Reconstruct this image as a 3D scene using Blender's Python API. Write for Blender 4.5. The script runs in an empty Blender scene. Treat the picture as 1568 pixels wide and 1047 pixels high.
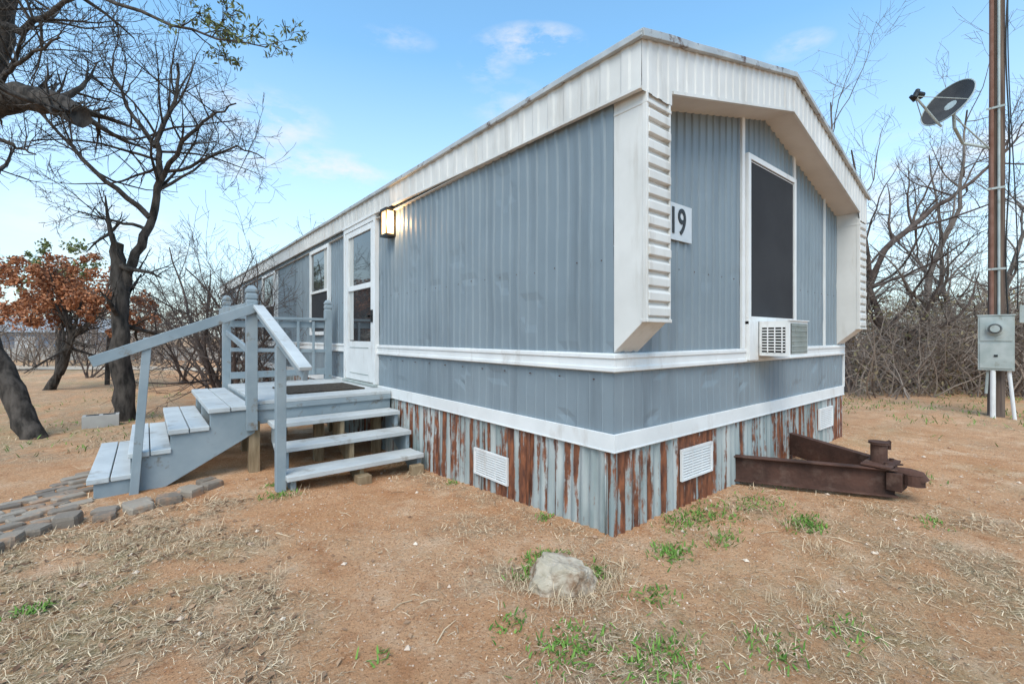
import bpy, bmesh, math, random
from mathutils import Vector, Matrix, noise
R = random.Random(7)
V = Vector
def nz(x, y=0, z=0): return noise.noise(V((x, y, z)))
def ss(a, b, x):
    t = max(0, min(1, (x-a)/(b-a))); return t*t*(3-2*t)
# site grid rotated 39 deg against the house
def S(l, n, z=0): return V((-2.171+.7771*l+.6293*n, -1.715-.6293*l+.7771*n, z))
def gz(x, y):
    h = -.13*ss(0, 2.4, y)*(.5+.5*ss(-1.7, -.2, x)) - .07*ss(4, 9, y)
    h += .012*nz(x*.9, y*.9) + .009*nz(x*3.1, y*3.1, 4) + .006*nz(x*9, y*9, 2)
    return h

# ---------------------------------------------------------------- materials
def ramp_between(nt, fac, c1, c2, blend='MIX'):
    m = nt.nodes.new('ShaderNodeMix'); m.data_type = 'RGBA'; m.blend_type = blend
    if isinstance(fac, (int, float)): m.inputs[0].default_value = fac
    else: nt.links.new(fac, m.inputs[0])
    for i, c in ((6, c1), (7, c2)):
        if isinstance(c, tuple): m.inputs[i].default_value = (*c, 1)
        else: nt.links.new(c, m.inputs[i])
    return m.outputs[2]
def mrange(nt, v, lo, hi, a=0, b=1):
    m = nt.nodes.new('ShaderNodeMapRange'); nt.links.new(v, m.inputs[0])
    m.inputs[1].default_value = lo; m.inputs[2].default_value = hi
    m.inputs[3].default_value = a; m.inputs[4].default_value = b
    return m.outputs[0]
def nnoise(nt, scale, stretch=(1, 1, 1), detail=4, rough=.55):
    tc = nt.nodes.new('ShaderNodeTexCoord'); mp = nt.nodes.new('ShaderNodeMapping')
    mp.inputs['Scale'].default_value = stretch
    nt.links.new(tc.outputs['Object'], mp.inputs[0])
    n = nt.nodes.new('ShaderNodeTexNoise'); n.inputs['Scale'].default_value = scale
    n.inputs['Detail'].default_value = detail; n.inputs['Roughness'].default_value = rough
    nt.links.new(mp.outputs[0], n.inputs['Vector']); return n.outputs[0]
def math_(nt, op, a, b):
    m = nt.nodes.new('ShaderNodeMath'); m.operation = op
    for i, c in enumerate((a, b)):
        if isinstance(c, (int, float)): m.inputs[i].default_value = c
        else: nt.links.new(c, m.inputs[i])
    return m.outputs[0]
def newmat(name):
    m = bpy.data.materials.new(name); m.use_nodes = True
    return m, m.node_tree, m.node_tree.nodes['Principled BSDF']
def dobump(nt, bs, h, strength, dist=.01):
    b = nt.nodes.new('ShaderNodeBump'); b.inputs['Strength'].default_value = strength
    b.inputs['Distance'].default_value = dist
    nt.links.new(h, b.inputs['Height']); nt.links.new(b.outputs[0], bs.inputs['Normal'])
def mat(name, c1, c2, scale=4, rough=.7, metal=0, bump=0, bscale=60, stretch=(1, 1, 1), lo=.35, hi=.65,
        c3=None, s3=2, st3=(1, 1, 1), lo3=.58, hi3=.7, island=False, spec=.3, emit=None):
    m, nt, bs = newmat(name)
    if island:
        g = nt.nodes.new('ShaderNodeNewGeometry'); f = g.outputs['Random Per Island']
    else: f = mrange(nt, nnoise(nt, scale, stretch), lo, hi)
    col = ramp_between(nt, f, c1, c2)
    if c3: col = ramp_between(nt, mrange(nt, nnoise(nt, s3, st3, 5, .65), lo3, hi3), col, c3)
    nt.links.new(col, bs.inputs['Base Color'])
    bs.inputs['Roughness'].default_value = rough; bs.inputs['Metallic'].default_value = metal
    bs.inputs['Specular IOR Level'].default_value = spec
    if bump: dobump(nt, bs, nnoise(nt, bscale, stretch, 3), bump)
    if emit:
        bs.inputs['Emission Color'].default_value = (*emit[0], 1); bs.inputs['Emission Strength'].default_value = emit[1]
    return m

m_side = mat('siding_paint', (.182, .224, .255), (.214, .256, .285), 1.1, .48, 0, .14, 9, c3=(.138, .168, .192), s3=1.3, st3=(4, 4, .35), lo3=.50, hi3=.78, spec=.4)
m_white = mat('white_paint', (.66, .66, .65), (.74, .74, .73), 3, .5, 0, .06, 25, c3=(.48, .44, .40), s3=2.5, st3=(3, 3, 1), lo3=.56, hi3=.85, spec=.4)
m_fascia = mat('fascia_white', (.565, .55, .52), (.665, .65, .62), 2, .5, 0, .1, 12, c3=(.42, .38, .33), s3=1.6, st3=(5, 5, .6), lo3=.53, hi3=.82)
m_soffit = mat('soffit', (.56, .52, .47), (.64, .60, .55), 3, .6)
m_roof = mat('roof_metal', (.45, .46, .47), (.60, .60, .60), 3, .45, .3)
m_drip = mat('drip_edge', (.36, .37, .37), (.48, .49, .48), 5, .45, .2, c3=(.14, .085, .06), s3=9, st3=(1, 1, 1), lo3=.58, hi3=.66)
m_black = mat('black_metal', (.012, .012, .012), (.02, .02, .02), 5, .4)
m_dark = mat('dark_gap', (.01, .01, .01), (.015, .014, .013), 5, .9)
m_screen = mat('solar_screen', (.034, .034, .037), (.044, .044, .047), 2.0, .8, 0, .3, 500, spec=.15)
m_wood = mat('painted_wood', (.215, .265, .295), (.285, .33, .355), 3, .6, 0, .3, 14, (1, 1, 1), c3=(.18, .16, .135), s3=7, st3=(1, 1, 1), lo3=.59, hi3=.70)
m_tread = mat('tread_paint', (.41, .43, .435), (.53, .55, .55), 3, .6, 0, .3, 20, c3=(.27, .25, .22), s3=6, lo3=.56, hi3=.73)
m_raw = mat('raw_wood', (.20, .14, .08), (.32, .24, .15), 4, .8, 0, .4, 10, (6, 6, 1))
m_rust = mat('rusty_steel', (.055, .029, .022), (.105, .052, .038), 6, .85, .1, .5, 45, c3=(.17, .11, .085), s3=5, lo3=.55, hi3=.8)
m_galv = mat('galvanised', (.32, .36, .34), (.42, .45, .43), 6, .5, .1, c3=(.26, .26, .22), s3=8)
m_mat = mat('door_mat_fibre', (.035, .028, .022), (.075, .06, .045), 30, .95, 0, .8, 200)
m_bark = mat('dark_bark', (.022, .018, .015), (.095, .078, .066), 13, .95, 0, 1.0, 26, (1, 1, .35))
m_bark2 = mat('grey_bark', (.11, .090, .078), (.24, .20, .175), 5, .95)
m_twig = mat('brush_twig', (.13, .095, .075), (.36, .285, .23), island=True, rough=.95)
m_pole = mat('pole_wood', (.075, .050, .040), (.17, .12, .09), 5, .9, 0, .6, 12, (6, 6, .3))
m_rock = mat('limestone', (.36, .30, .22), (.52, .44, .35), 9, .95, 0, .8, 30, c3=(.20, .12, .07), s3=6, lo3=.48, hi3=.64)
m_paver = mat('paver_stone', (.16, .13, .105), (.33, .275, .22), island=True, rough=.95, bump=.6, bscale=35, c3=(.42, .24, .14), s3=6, lo3=.52, hi3=.72)
m_straw = mat('straw', (.22, .13, .07), (.78, .61, .41), island=True, rough=.95)
m_green = mat('weed_green', (.05, .13, .012), (.17, .29, .05), island=True, rough=.7)
m_oakleaf = mat('oak_leaf', (.22, .075, .035), (.48, .21, .10), island=True, rough=.8)
m_olive = mat('olive_leaf', (.07, .10, .03), (.20, .21, .08), island=True, rough=.8)
m_far = mat('far_leaf', (.10, .085, .065), (.27, .22, .175), island=True, rough=.95)
m_leaf = mat('fallen_leaf', (.11, .055, .03), (.40, .25, .15), island=True, rough=.9)
m_pebble = mat('pebble', (.30, .16, .09), (.70, .58, .46), island=True, rough=.9)
m_glow = mat('lamp_glass', (.9, .7, .4), (.9, .75, .5), 5, .4, emit=((1, .60, .25), 2.6))
m_fence = mat('fence_board', (.33, .31, .29), (.42, .40, .37), 3, .9)
m_bluewall = mat('far_wall', (.16, .22, .30), (.22, .28, .36), 3, .8)
m_road = mat('dirt_road', (.54, .42, .31), (.62, .49, .37), 2, .95)
m_dish = mat('dish_grey', (.040, .037, .036), (.060, .055, .053), 5, .6, spec=.2)
m_plate = mat('number_board', (.50, .54, .57), (.58, .61, .63), 6, .5)
m_curtain = mat('curtain', (.42, .42, .40), (.58, .58, .55), 9, .9, stretch=(8, 8, .3))
def glassmat(name, c):
    m, nt, bs = newmat(name)
    col = ramp_between(nt, mrange(nt, nnoise(nt, 1.5), .3, .7), c, tuple(k*1.5 for k in c))
    nt.links.new(col, bs.inputs['Base Color']); bs.inputs['Roughness'].default_value = .03
    bs.inputs['IOR'].default_value = 1.8; bs.inputs['Specular IOR Level'].default_value = .7
    return m
m_glass = glassmat('window_glass', (.03, .032, .034))
def skirtmat():
    m, nt, bs = newmat('corrugated_tin')
    base = ramp_between(nt, mrange(nt, nnoise(nt, 2.2, (1, 1, .5)), .38, .62), (.18, .225, .225), (.35, .38, .375))
    streak = mrange(nt, nnoise(nt, 13, (1, 1, .06), 3), .45, .65)
    base = ramp_between(nt, math_(nt, 'MULTIPLY', streak, .5), base, (.54, .54, .51))
    big = nnoise(nt, 1.75, (1, 1, .3), 2)
    st = nnoise(nt, 16, (1, 1, .045), 2)
    fine = nnoise(nt, 22, (1, 1, .4), 5, .7)
    # salvaged sheets: some (per-vertex 'sheet' value) are far more rusted
    at = nt.nodes.new('ShaderNodeAttribute'); at.attribute_name = 'sheet'
    s = math_(nt, 'ADD', math_(nt, 'MULTIPLY', big, .6), math_(nt, 'ADD', math_(nt, 'MULTIPLY', st, 1.1), math_(nt, 'MULTIPLY', fine, .45)))
    s = math_(nt, 'ADD', s, math_(nt, 'MULTIPLY', at.outputs['Fac'], .16))
    rm = mrange(nt, s, 1.16, 1.24)
    rust = ramp_between(nt, mrange(nt, nnoise(nt, 30, (1, 1, .3)), .35, .65), (.075, .026, .015), (.25, .085, .036))
    col = ramp_between(nt, rm, base, rust)
    nt.links.new(col, bs.inputs['Base Color']); bs.inputs['Roughness'].default_value = .6
    dobump(nt, bs, fine, .3); return m
m_skirt = skirtmat()
def groundmat():
    m, nt, bs = newmat('dirt_ground')
    c = ramp_between(nt, mrange(nt, nnoise(nt, .9, detail=5), .35, .65), (.60, .305, .150), (.70, .400, .225))
    c = ramp_between(nt, mrange(nt, nnoise(nt, 6, detail=6, rough=.7), .48, .70), c, (.48, .215, .098))
    c = ramp_between(nt, mrange(nt, nnoise(nt, 2.6, detail=6, rough=.7), .51, .70), c, (.78, .53, .345))
    c = ramp_between(nt, mrange(nt, nnoise(nt, 75, detail=3, rough=.75), .54, .66), c, (.30, .14, .068))
    c = ramp_between(nt, mrange(nt, nnoise(nt, 48, detail=3, rough=.8), .58, .68), c, (.84, .63, .44))
    at = nt.nodes.new('ShaderNodeAttribute'); at.attribute_name = 'litter'
    n9 = nnoise(nt, 9, detail=6, rough=.75)
    lc = ramp_between(nt, mrange(nt, nnoise(nt, 60, detail=5, rough=.8), .40, .60), (.17, .10, .055), (.68, .49, .32))
    lc = ramp_between(nt, mrange(nt, nnoise(nt, .35, detail=3), .5, .65, 0, .5), lc, (.40, .34, .16))
    f = math_(nt, 'MULTIPLY', at.outputs['Fac'], mrange(nt, n9, .40, .58, .25, 1))
    c = ramp_between(nt, f, c, lc)
    nt.links.new(c, bs.inputs['Base Color']); bs.inputs['Roughness'].default_value = .97
    bs.inputs['Specular IOR Level'].default_value = .1
    dobump(nt, bs, nnoise(nt, 34, detail=6, rough=.8), 1.0, .028); return m
m_ground = groundmat()

# ---------------------------------------------------------------- mesh builder
class MB:
    def __init__(s): s.v = []; s.f = []; s.m = []
    def add(s, vs, fs, m=0):
        o = len(s.v); s.v.extend(vs); s.f.extend([tuple(i+o for i in f) for f in fs]); s.m.extend([m]*len(fs))
    def box(s, x0, x1, y0, y1, z0, z1, m=0):
        s.add([(x0,y0,z0),(x1,y0,z0),(x1,y1,z0),(x0,y1,z0),(x0,y0,z1),(x1,y0,z1),(x1,y1,z1),(x0,y1,z1)],
              [(0,3,2,1),(4,5,6,7),(0,1,5,4),(1,2,6,5),(2,3,7,6),(3,0,4,7)], m)
    def beam(s, p, q, w, h, m=0, up=(0, 0, 1)):
        p, q = V(p), V(q); d = (q-p).normalized(); a = d.cross(V(up)).normalized(); b = a.cross(d).normalized()
        vs = []
        for c in (p, q):
            for i, j in ((-1,-1),(1,-1),(1,1),(-1,1)): vs.append(tuple(c+a*(i*w/2)+b*(j*h/2)))
        s.add(vs, [(0,1,2,3),(7,6,5,4),(0,4,5,1),(1,5,6,2),(2,6,7,3),(3,7,4,0)], m)
    def tube(s, pts, rads, n=6, m=0, cap=True, lump=0):
        o = len(s.v); k = len(pts); fs = []
        for i in range(k):
            d = (pts[min(i+1, k-1)]-pts[max(i-1, 0)]).normalized()
            a = d.cross(V((.31, .22, .93)) if abs(d.z) < .9 else V((1, .2, .1))).normalized(); b = d.cross(a)
            for j in range(n):
                t = 2*math.pi*j/n; r = rads[i]
                if lump: r *= 1+lump*nz(j*1.7, i*.9, pts[0].x)
                s.v.append(tuple(pts[i]+a*(r*math.cos(t))+b*(r*math.sin(t))))
        for i in range(k-1):
            for j in range(n):
                fs.append((o+i*n+j, o+i*n+(j+1) % n, o+(i+1)*n+(j+1) % n, o+(i+1)*n+j))
        if cap: fs.append(tuple(o+j for j in range(n))); fs.append(tuple(o+(k-1)*n+j for j in reversed(range(n))))
        s.f.extend(fs); s.m.extend([m]*len(fs))
    def cyl(s, p, q, r, n=16, m=0, r2=None): s.tube([V(p), V(q)], [r, r if r2 is None else r2], n, m)
    def prism(s, poly, f, a, b, m=0):
        n = len(poly); vs = [f(u, w, a) for u, w in poly]+[f(u, w, b) for u, w in poly]
        s.add(vs, [tuple(range(n)), tuple(reversed(range(n, 2*n)))]+[(i, n+i, n+(i+1) % n, (i+1) % n) for i in range(n)], m)
    def ribbed(s, fn, t0, t1, zb, zt, rows, pitch, prof, m=0, dent=0):
        ts = []; t = t0; k = 0
        while True:
            st = False
            for fr, off in prof:
                tt = t0+(k+fr)*pitch
                if tt >= t1: st = True; break
                ts.append((tt, off))
            if st: break
            k += 1
        ts.append((t1, 0)); vs = []
        for tt, off in ts:
            a, b = zb(tt), zt(tt)
            for r in range(rows+1):
                z = a+(b-a)*r/rows
                o = off
                if dent and 0 < r < rows:
                    o += dent*(nz(tt*1.3, z*1.6, 3)+.6*nz(tt*4, z*3.2, 9)+ (1.6 if nz(tt*3.3, z*5, 31) > .42 else 0)*-.5)
                w = .004*nz(z*2.5, tt*.7, 5)
                vs.append(fn(tt+w, o, z))
        fs = []; c = rows+1
        for i in range(len(ts)-1):
            for r in range(rows): fs.append((i*c+r, (i+1)*c+r, (i+1)*c+r+1, i*c+r+1))
        s.add(vs, fs, m)
    def obj(s, name, mats, parent=None, smooth=False, bevel=0):
        me = bpy.data.meshes.new(name); me.from_pydata(s.v, [], s.f)
        for m in mats: me.materials.append(m)
        me.polygons.foreach_set('material_index', s.m)
        if smooth: me.polygons.foreach_set('use_smooth', [True]*len(s.f))
        me.update(); ob = bpy.data.objects.new(name, me); bpy.context.scene.collection.objects.link(ob)
        if parent: ob.parent = parent
        if bevel:
            b = ob.modifiers.new('bevel', 'BEVEL'); b.width = bevel; b.segments = 2; b.limit_method = 'ANGLE'
        return ob
def empty(name):
    e = bpy.data.objects.new(name, None); bpy.context.scene.collection.objects.link(e); return e

# ---------------------------------------------------------------- mobile home
W, L = 4.30, 18.0
home = empty('mobile_home')
PR = [(0, 0), (.60, 0), (.70, .011), (.86, .011), (.96, 0)]
PRF = [(0, 0), (.45, 0), (.55, .006), (.85, .006), (.95, 0)]
PX = 2.12
def ztop(x): return 2.855+(3.41-2.855)*(x+.04)/(PX+.04) if x < PX else 3.41-(3.41-2.80)*(x-PX)/(4.34-PX)
def zlow(x):
    if x < .25: return 2.56
    if x > 4.05: return 2.50
    return ztop(x)-.295
def etop(y): return 2.855+.0082*(y+.225)
def ebot(y): return 2.57+.085*ss(-.3, 4, y)+.004*y*(1 if y > 0 else 0)
b = MB()
b.ribbed(lambda t, o, z: (-o, t, z), .0, L, lambda t: 1.05, lambda t: 2.80, 30, .1016, PR, 0, .007)
b.ribbed(lambda t, o, z: (-o+.002, t, z), .0, L, lambda t: .58, lambda t: 1.05, 10, .1016, [(0, 0), (.8, 0), (.88, .004), (.95, 0)], 0, .009)
b.ribbed(lambda t, o, z: (t, -o, z), .0, W, lambda t: 1.05, lambda t: ztop(t)-.26, 30, .1016, PR, 0, .004)
b.ribbed(lambda t, o, z: (t, -o+.002, z), .0, W, lambda t: .58, lambda t: 1.05, 10, .1016, [(0, 0), (.8, 0), (.88, .004), (.95, 0)], 0, .009)
b.ribbed(lambda t, o, z: (W+o, t, z), .0, L, lambda t: .58, lambda t: 2.8, 4, .1016, PR, 0, 0)
b.ribbed(lambda t, o, z: (t, L+o, z), .0, W, lambda t: .58, lambda t: ztop(t)-.05, 4, .1016, PR, 0, 0)
b.obj('siding', [m_side], home)
b = MB()
b.ribbed(lambda t, o, z: (-.045-o, t, z), -.225, L+.1, ebot, lambda t: etop(t)-.01, 3, .1524, PRF, 0, .002)
b.ribbed(lambda t, o, z: (4.34+o, t, z), -.225, L+.1, lambda t: 2.5, lambda t: 2.8, 2, .1524, PRF, 0, 0)
b.ribbed(lambda t, o, z: (t, -.228-o, z), -.045, 4.34, zlow, lambda t: ztop(t)-.008, 4, .1016, PRF, 0, .002)
b.ribbed(lambda t, o, z: (t, L+.1+o, z), -.045, 4.34, zlow, lambda t: ztop(t)-.008, 2, .1016, PRF, 0, 0)
ys = [-.225+i*(L+.325)/12 for i in range(13)]
for i in range(12):
    b.beam((-.040, ys[i], ebot(ys[i])+.006), (-.040, ys[i+1], ebot(ys[i+1])+.006), .03, .018, 0)
xs = [.26, PX, 4.04]
for i in range(2): b.beam((xs[i], -.226, zlow(xs[i])+.006), (xs[i+1], -.226, zlow(xs[i+1])+.006), .022, .02, 0)
b.obj('fascia', [m_fascia], home)
b = MB()
for xa, xb in ((.235, PX), (PX, 4.049)):
    za, zb2 = (ztop(xa)-.291, ztop(xb)-.291)
    b.add([(xa, -.225, za), (xb, -.225, zb2), (xb, .01, zb2), (xa, .01, za)], [(0, 1, 2, 3)])
b.box(-.04, .01, -.225, L, 2.60, 2.605)
b.box(W, 4.34, -.225, L, 2.52, 2.525)
b.obj('soffit', [m_soffit], home)
b = MB()
for i in range(24):
    y0 = -.25+i*(L+.4)/24; y1 = -.25+(i+1)*(L+.4)/24
    za, zb2 = etop(y0)+.02, etop(y1)+.02
    b.add([(-.06, y0, za), (PX, y0, 3.44), (PX, y1, 3.44), (-.06, y1, zb2), (4.36, y0, 2.82), (4.36, y1, 2.82)], [(0, 1, 2, 3), (1, 4, 5, 2)])
b.obj('roof', [m_roof], home)
b = MB()
N = 30
for i in range(N):
    y0 = -.25+i*(L+.4)/N; y1 = -.25+(i+1)*(L+.4)/N
    w1, w2 = .006*nz(y0*2), .006*nz(y1*2)
    b.beam((-.062, y0, etop(y0)+w1+.002), (-.062, y1, etop(y1)+w2+.002), .03, .034)
    b.beam((-.048, y0, etop(y0)+w1+.022), (-.048, y1, etop(y1)+w2+.022), .045, .012)
def rk(x): return (x, -.248, ztop(x)+.006*nz(x*3)+.002)
pts = [-.075+i*(PX+.075)/8 for i in range(9)]+[PX+(i+1)*(4.37-PX)/8 for i in range(8)]
for i in range(16):
    b.beam(rk(pts[i]), rk(pts[i+1]), .03, .036)
    p, q = V(rk(pts[i])), V(rk(pts[i+1]))
    b.beam(p+V((0, .012, .021)), q+V((0, .012, .021)), .05, .012)
b.obj('roof_edge_trim', [m_drip], home, bevel=.003)
b = MB()
for x0, x1, zt in ((0, .235, 2.575), (4.055, 4.29, 2.52)):
    zp = zt+.085
    prof = [(-.0, 1.10), (-.215, 1.29), (-.215, zp), (0, zp)]
    b.prism(prof, lambda u, w, t: (t, u, w), x0, x1, 0)
    z = 1.31
    while z < zt-.09:
        d = .022+.010*nz(z*7)
        b.prism([(-.2152, z), (-.2152-d, z+.006), (-.2152-d, z+.05), (-.2152, z+.074)], lambda u, w, t: (t, u, w), x0+.012, x1-.012+.006, 0)
        z += .0855
    b.box(x0-.003, x0+.014, -.232, -.200, 1.29, zt, 0); b.box(x1-.012, x1+.003, -.232, -.200, 1.29, zt, 0)
    b.box(x0-.004, x1+.004, -.236, -.001, zt-.07, zt-.05, 0)
    b.box(x0-.004, x1+.006, -.238, -.19, 1.278, 1.298, 0)
b.obj('wing_boxes', [m_fascia], home, bevel=.003)
b = MB()
for z0, z1, pr in ((.983, 1.097, .020), (.503, .613, .018)):
    b.box(-pr, .0, -pr, L, z0, z1); b.box(.0, W, -pr, -.0, z0, z1)
for z0, z1, pr in ((.988, 1.012, .029), (1.066, 1.090, .029), (.505, .515, .023)):
    b.box(-pr, -.019, -pr, L, z0, z1); b.box(-.019, W, -pr, -.019, z0, z1)
for x in (1.636, 2.74, 3.62): b.box(x, x+.05 if x < 3 else x+.02, -.022, 0, 1.098, zlow(x)+.03)
b.box(W-.0, W+.02, -.02, .03, .6, 2.5)
b.obj('trim_bands', [m_white], home, bevel=.003)
b = MB()
for k in range(60):
    y = .083+k*.2032; h = .02*nz(k*.5); b.box(-.015, -.009, y-.0035, y+.0035, 1.657+h, 1.664+h)
for k in range(20): x = .083+k*.2032; b.box(x-.0035, x+.0035, -.015, -.009, 1.657, 1.664)
for k in range(60):
    y = .15+k*.3; b.box(-.012, -.001, y-.0035, y+.0035, .93+.01*nz(k), .937+.01*nz(k))
b.obj('screw_heads', [m_rust], home)
b = MB()
sw = [(0, 0), (.125, .006), (.25, .0085), (.375, .006), (.5, 0), (.625, -.006), (.75, -.0085), (.875, -.006)]
b.ribbed(lambda t, o, z: (.006-o-.012*(1-z/.5)*(.4+nz(t*1.1)), t, z), 0, L, lambda t: gz(0, t)-.04, lambda t: .52, 5, .076, sw)
b.ribbed(lambda t, o, z: (t, .006-o-.012*(1-z/.5)*(.4+nz(t*1.3, 8)), z), 0, W, lambda t: -.05, lambda t: .52, 5, .076, sw)
b.box(W-.01, W, 0, L, -.3, .55); b.box(0, W, L-.01, L, -.3, .55)
for t in range(24):
    y = .05+t*.66+.1*nz(t*3.3)
    if y < L: b.box(-.016, -.006, y, y+.006, gz(0, y)-.02, .5)
sk = b.obj('skirting', [m_skirt], home, smooth=True)
def sheet(v):
    x, y = v[0], v[1]
    if x < .03 and y > .03:
        for a, c in ((.0, .05), (.74, 1.35), (1.75, 2.4), (3.6, 4.2), (6, 6.6), (9, 10)):
            if a < y < c: return 1.0
        return .15 if y < .7 else .3
    for a, c in ((-.1, .42), (.66, 1.40), (2.5, 3.3), (3.9, 4.3)):
        if a < x < c: return 1.15
    return .25
sa = sk.data.attributes.new('sheet', 'FLOAT', 'POINT'); sa.data.foreach_set('value', [sheet(v) for v in b.v])
b = MB()
def vent(fn, t0, t1, z0, z1):
    def bx(a, c, o0, o1, d, e, m):
        p = fn(a, o0); q = fn(c, o1)
        b.box(min(p[0], q[0]), max(p[0], q[0]), min(p[1], q[1]), max(p[1], q[1]), d, e, m)
    bx(t0, t1, .006, .018, z0, z1, 0)
    bx(t0, t1, .018, .024, z0, z0+.016, 0); bx(t0, t1, .018, .024, z1-.016, z1, 0)
    bx(t0, t0+.016, .018, .024, z0+.016, z1-.016, 0); bx(t1-.016, t1, .018, .024, z0+.016, z1-.016, 0)
    for i in range(9):
        z = z0+.022+i*(z1-z0-.045)/9
        for j in range(3):
            w = (t1-t0-.06)/3; a = t0+.024+j*(w+.006)
            bx(a, a+w-.006, .018, .0195, z, z+.003, 1); bx(a, a+w-.006, .018, .022, z+.006, z+.011, 0)
vent(lambda t, o: (-o, t), 1.0, 1.45, .05, .265)
vent(lambda t, o: (t, -o), .717, 1.145, .19, .41)
vent(lambda t, o: (t, -o), 3.46, 3.885, .19, .415)
vent(lambda t, o: (-o, t), 7.6, 8.0, .05, .26)
b.obj('skirt_vents', [m_white, m_drip], home)
b = MB()
y0, y1, z0, z1 = 3.50, 4.60, .625, 2.655
b.box(-.05, 0, y0, y0+.06, z0, z1, 0); b.box(-.05, 0, y1-.06, y1, z0, z1, 0); b.box(-.05, 0, y0+.06, y1-.06, z1-.06, z1, 0)
b.box(-.062, .0, y0-.02, y1+.02, z1, z1+.03, 0)
b.box(-.07, 0, y0, y1, z0-.03, z0, 2)
a0, a1 = y0+.065, y1-.065
b.box(-.042, -.012, a0, a0+.09, z0+.01, z1-.065, 0); b.box(-.042, -.012, a1-.09, a1, z0+.01, z1-.065, 0)
for za, zb2 in ((z0+.01, 1.135), (1.80, 1.865), (z1-.14, z1-.065)): b.box(-.042, -.012, a0+.09, a1-.09, za, zb2, 0)
b.box(-.020, -.014, a0+.09, a1-.09, 1.135, z1-.14, 1)
b.box(-.046, -.042, a0+.16, a1-.16, z0+.09, z0+.10, 2); b.box(-.046, -.042, a0+.16, a1-.16, 1.05, 1.06, 2)
b.box(-.09, -.042, a0+.02, a0+.06, 1.43, 1.455, 3); b.box(-.09, -.078, a0+.02, a0+.16, 1.43, 1.455, 3); b.box(-.052, -.042, a0+.015, a0+.065, 1.37, 1.52, 3)
b.box(-.022, -.0205, a1-.24, a1-.09, 1.15, z1-.15, 4)
b.obj('front_door', [m_white, m_glass, m_galv, m_black, m_curtain], home, bevel=.003)
b = MB()
def win(y0, y1, z0, z1):
    f = .055
    b.box(-.045, 0, y0, y0+f, z0, z1, 0); b.box(-.045, 0, y1-f, y1, z0, z1, 0)
    b.box(-.045, 0, y0+f, y1-f, z0, z0+f, 0); b.box(-.045, 0, y0+f, y1-f, z1-f, z1, 0)
    zm = (z0+z1)/2
    b.box(-.038, -.012, y0+f, y1-f, zm-.02, zm+.02, 0)
    b.box(-.018, -.013, y0+f, y1-f, zm+.02, z1-f, 1); b.box(-.024, -.013, y0+f, y1-f, z0+f, zm-.02, 2)
    b.box(-.022, -.019, y0+f, y0+f+.22, zm+.02, z1-f, 3)
win(5.30, 6.30, 1.22, 2.60); win(8.95, 10.3, 1.15, 2.60); win(13.2, 14.2, 1.3, 2.6)
b.box(-.02, 0, 8.8, 8.86, 1.1, 2.6, 0)
b.obj('side_windows', [m_white, m_glass, m_screen, m_curtain], home, bevel=.003)
b = MB()
b.box(1.70, 1.745, -.045, 0, 1.30, 2.72, 0); b.box(2.69, 2.735, -.045, 0, 1.30, 2.72, 0)
b.box(1.745, 2.69, -.045, 0, 2.675, 2.72, 0); b.box(1.745, 2.69, -.045, 0, 1.325, 1.365, 0)
b.box(1.745, 2.69, -.034, -.012, 1.365, 2.675, 1)
b.box(1.757, 1.762, -.037, -.034, 1.37, 2.67, 0); b.box(2.672, 2.677, -.037, -.034, 1.37, 2.67, 0); b.box(1.762, 2.672, -.037, -.034, 2.658, 2.664, 0)
b.box(1.70, 1.87, -.05, 0, 1.00, 1.325, 0); b.box(2.30, 2.70, -.05, 0, 1.04, 1.325, 2)
b.obj('end_window', [m_white, m_screen, m_side], home, bevel=.003)
b = MB(); b.box(.42, .84, -.024, -.012, 1.855, 2.105); b.obj('number_board', [m_plate], home)
tx = bpy.data.curves.new('house_number', 'FONT'); tx.body = '919'; tx.size = .255; tx.extrude = .002; tx.offset = .002; tx.materials.append(m_black)
to = bpy.data.objects.new('house_number', tx); bpy.context.scene.collection.objects.link(to)
to.location = (.435, -.0275, 1.90); to.rotation_euler = (math.radians(90), 0, 0); to.parent = home; to.scale = (.86, 1.0, 1)
b = MB()
ly0, ly1, lz0, lz1 = 3.02, 3.16, 2.31, 2.62
b.box(-.03, -.008, ly0-.01, ly1+.01, lz0, lz1, 0)
b.box(-.125, -.03, ly0-.012, ly1+.012, lz1-.03, lz1, 0); b.box(-.125, -.03, ly0-.012, ly1+.012, lz0, lz0+.025, 0)
b.box(-.11, -.031, ly0+.003, ly1-.003, lz0+.025, lz1-.03, 1)
for yy in (ly0-.010, ly1): b.box(-.124, -.112, yy, yy+.010, lz0+.02, lz1-.02, 0)
b.obj('porch_light', [m_black, m_glow], home)
pl = bpy.data.lights.new('porch_bulb', 'POINT'); pl.energy = 7; pl.color = (1, .62, .30); pl.shadow_soft_size = .04
po = bpy.data.objects.new('porch_bulb', pl); po.location = (-.10, 2.95, 2.46); bpy.context.scene.collection.objects.link(po); po.parent = home

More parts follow.
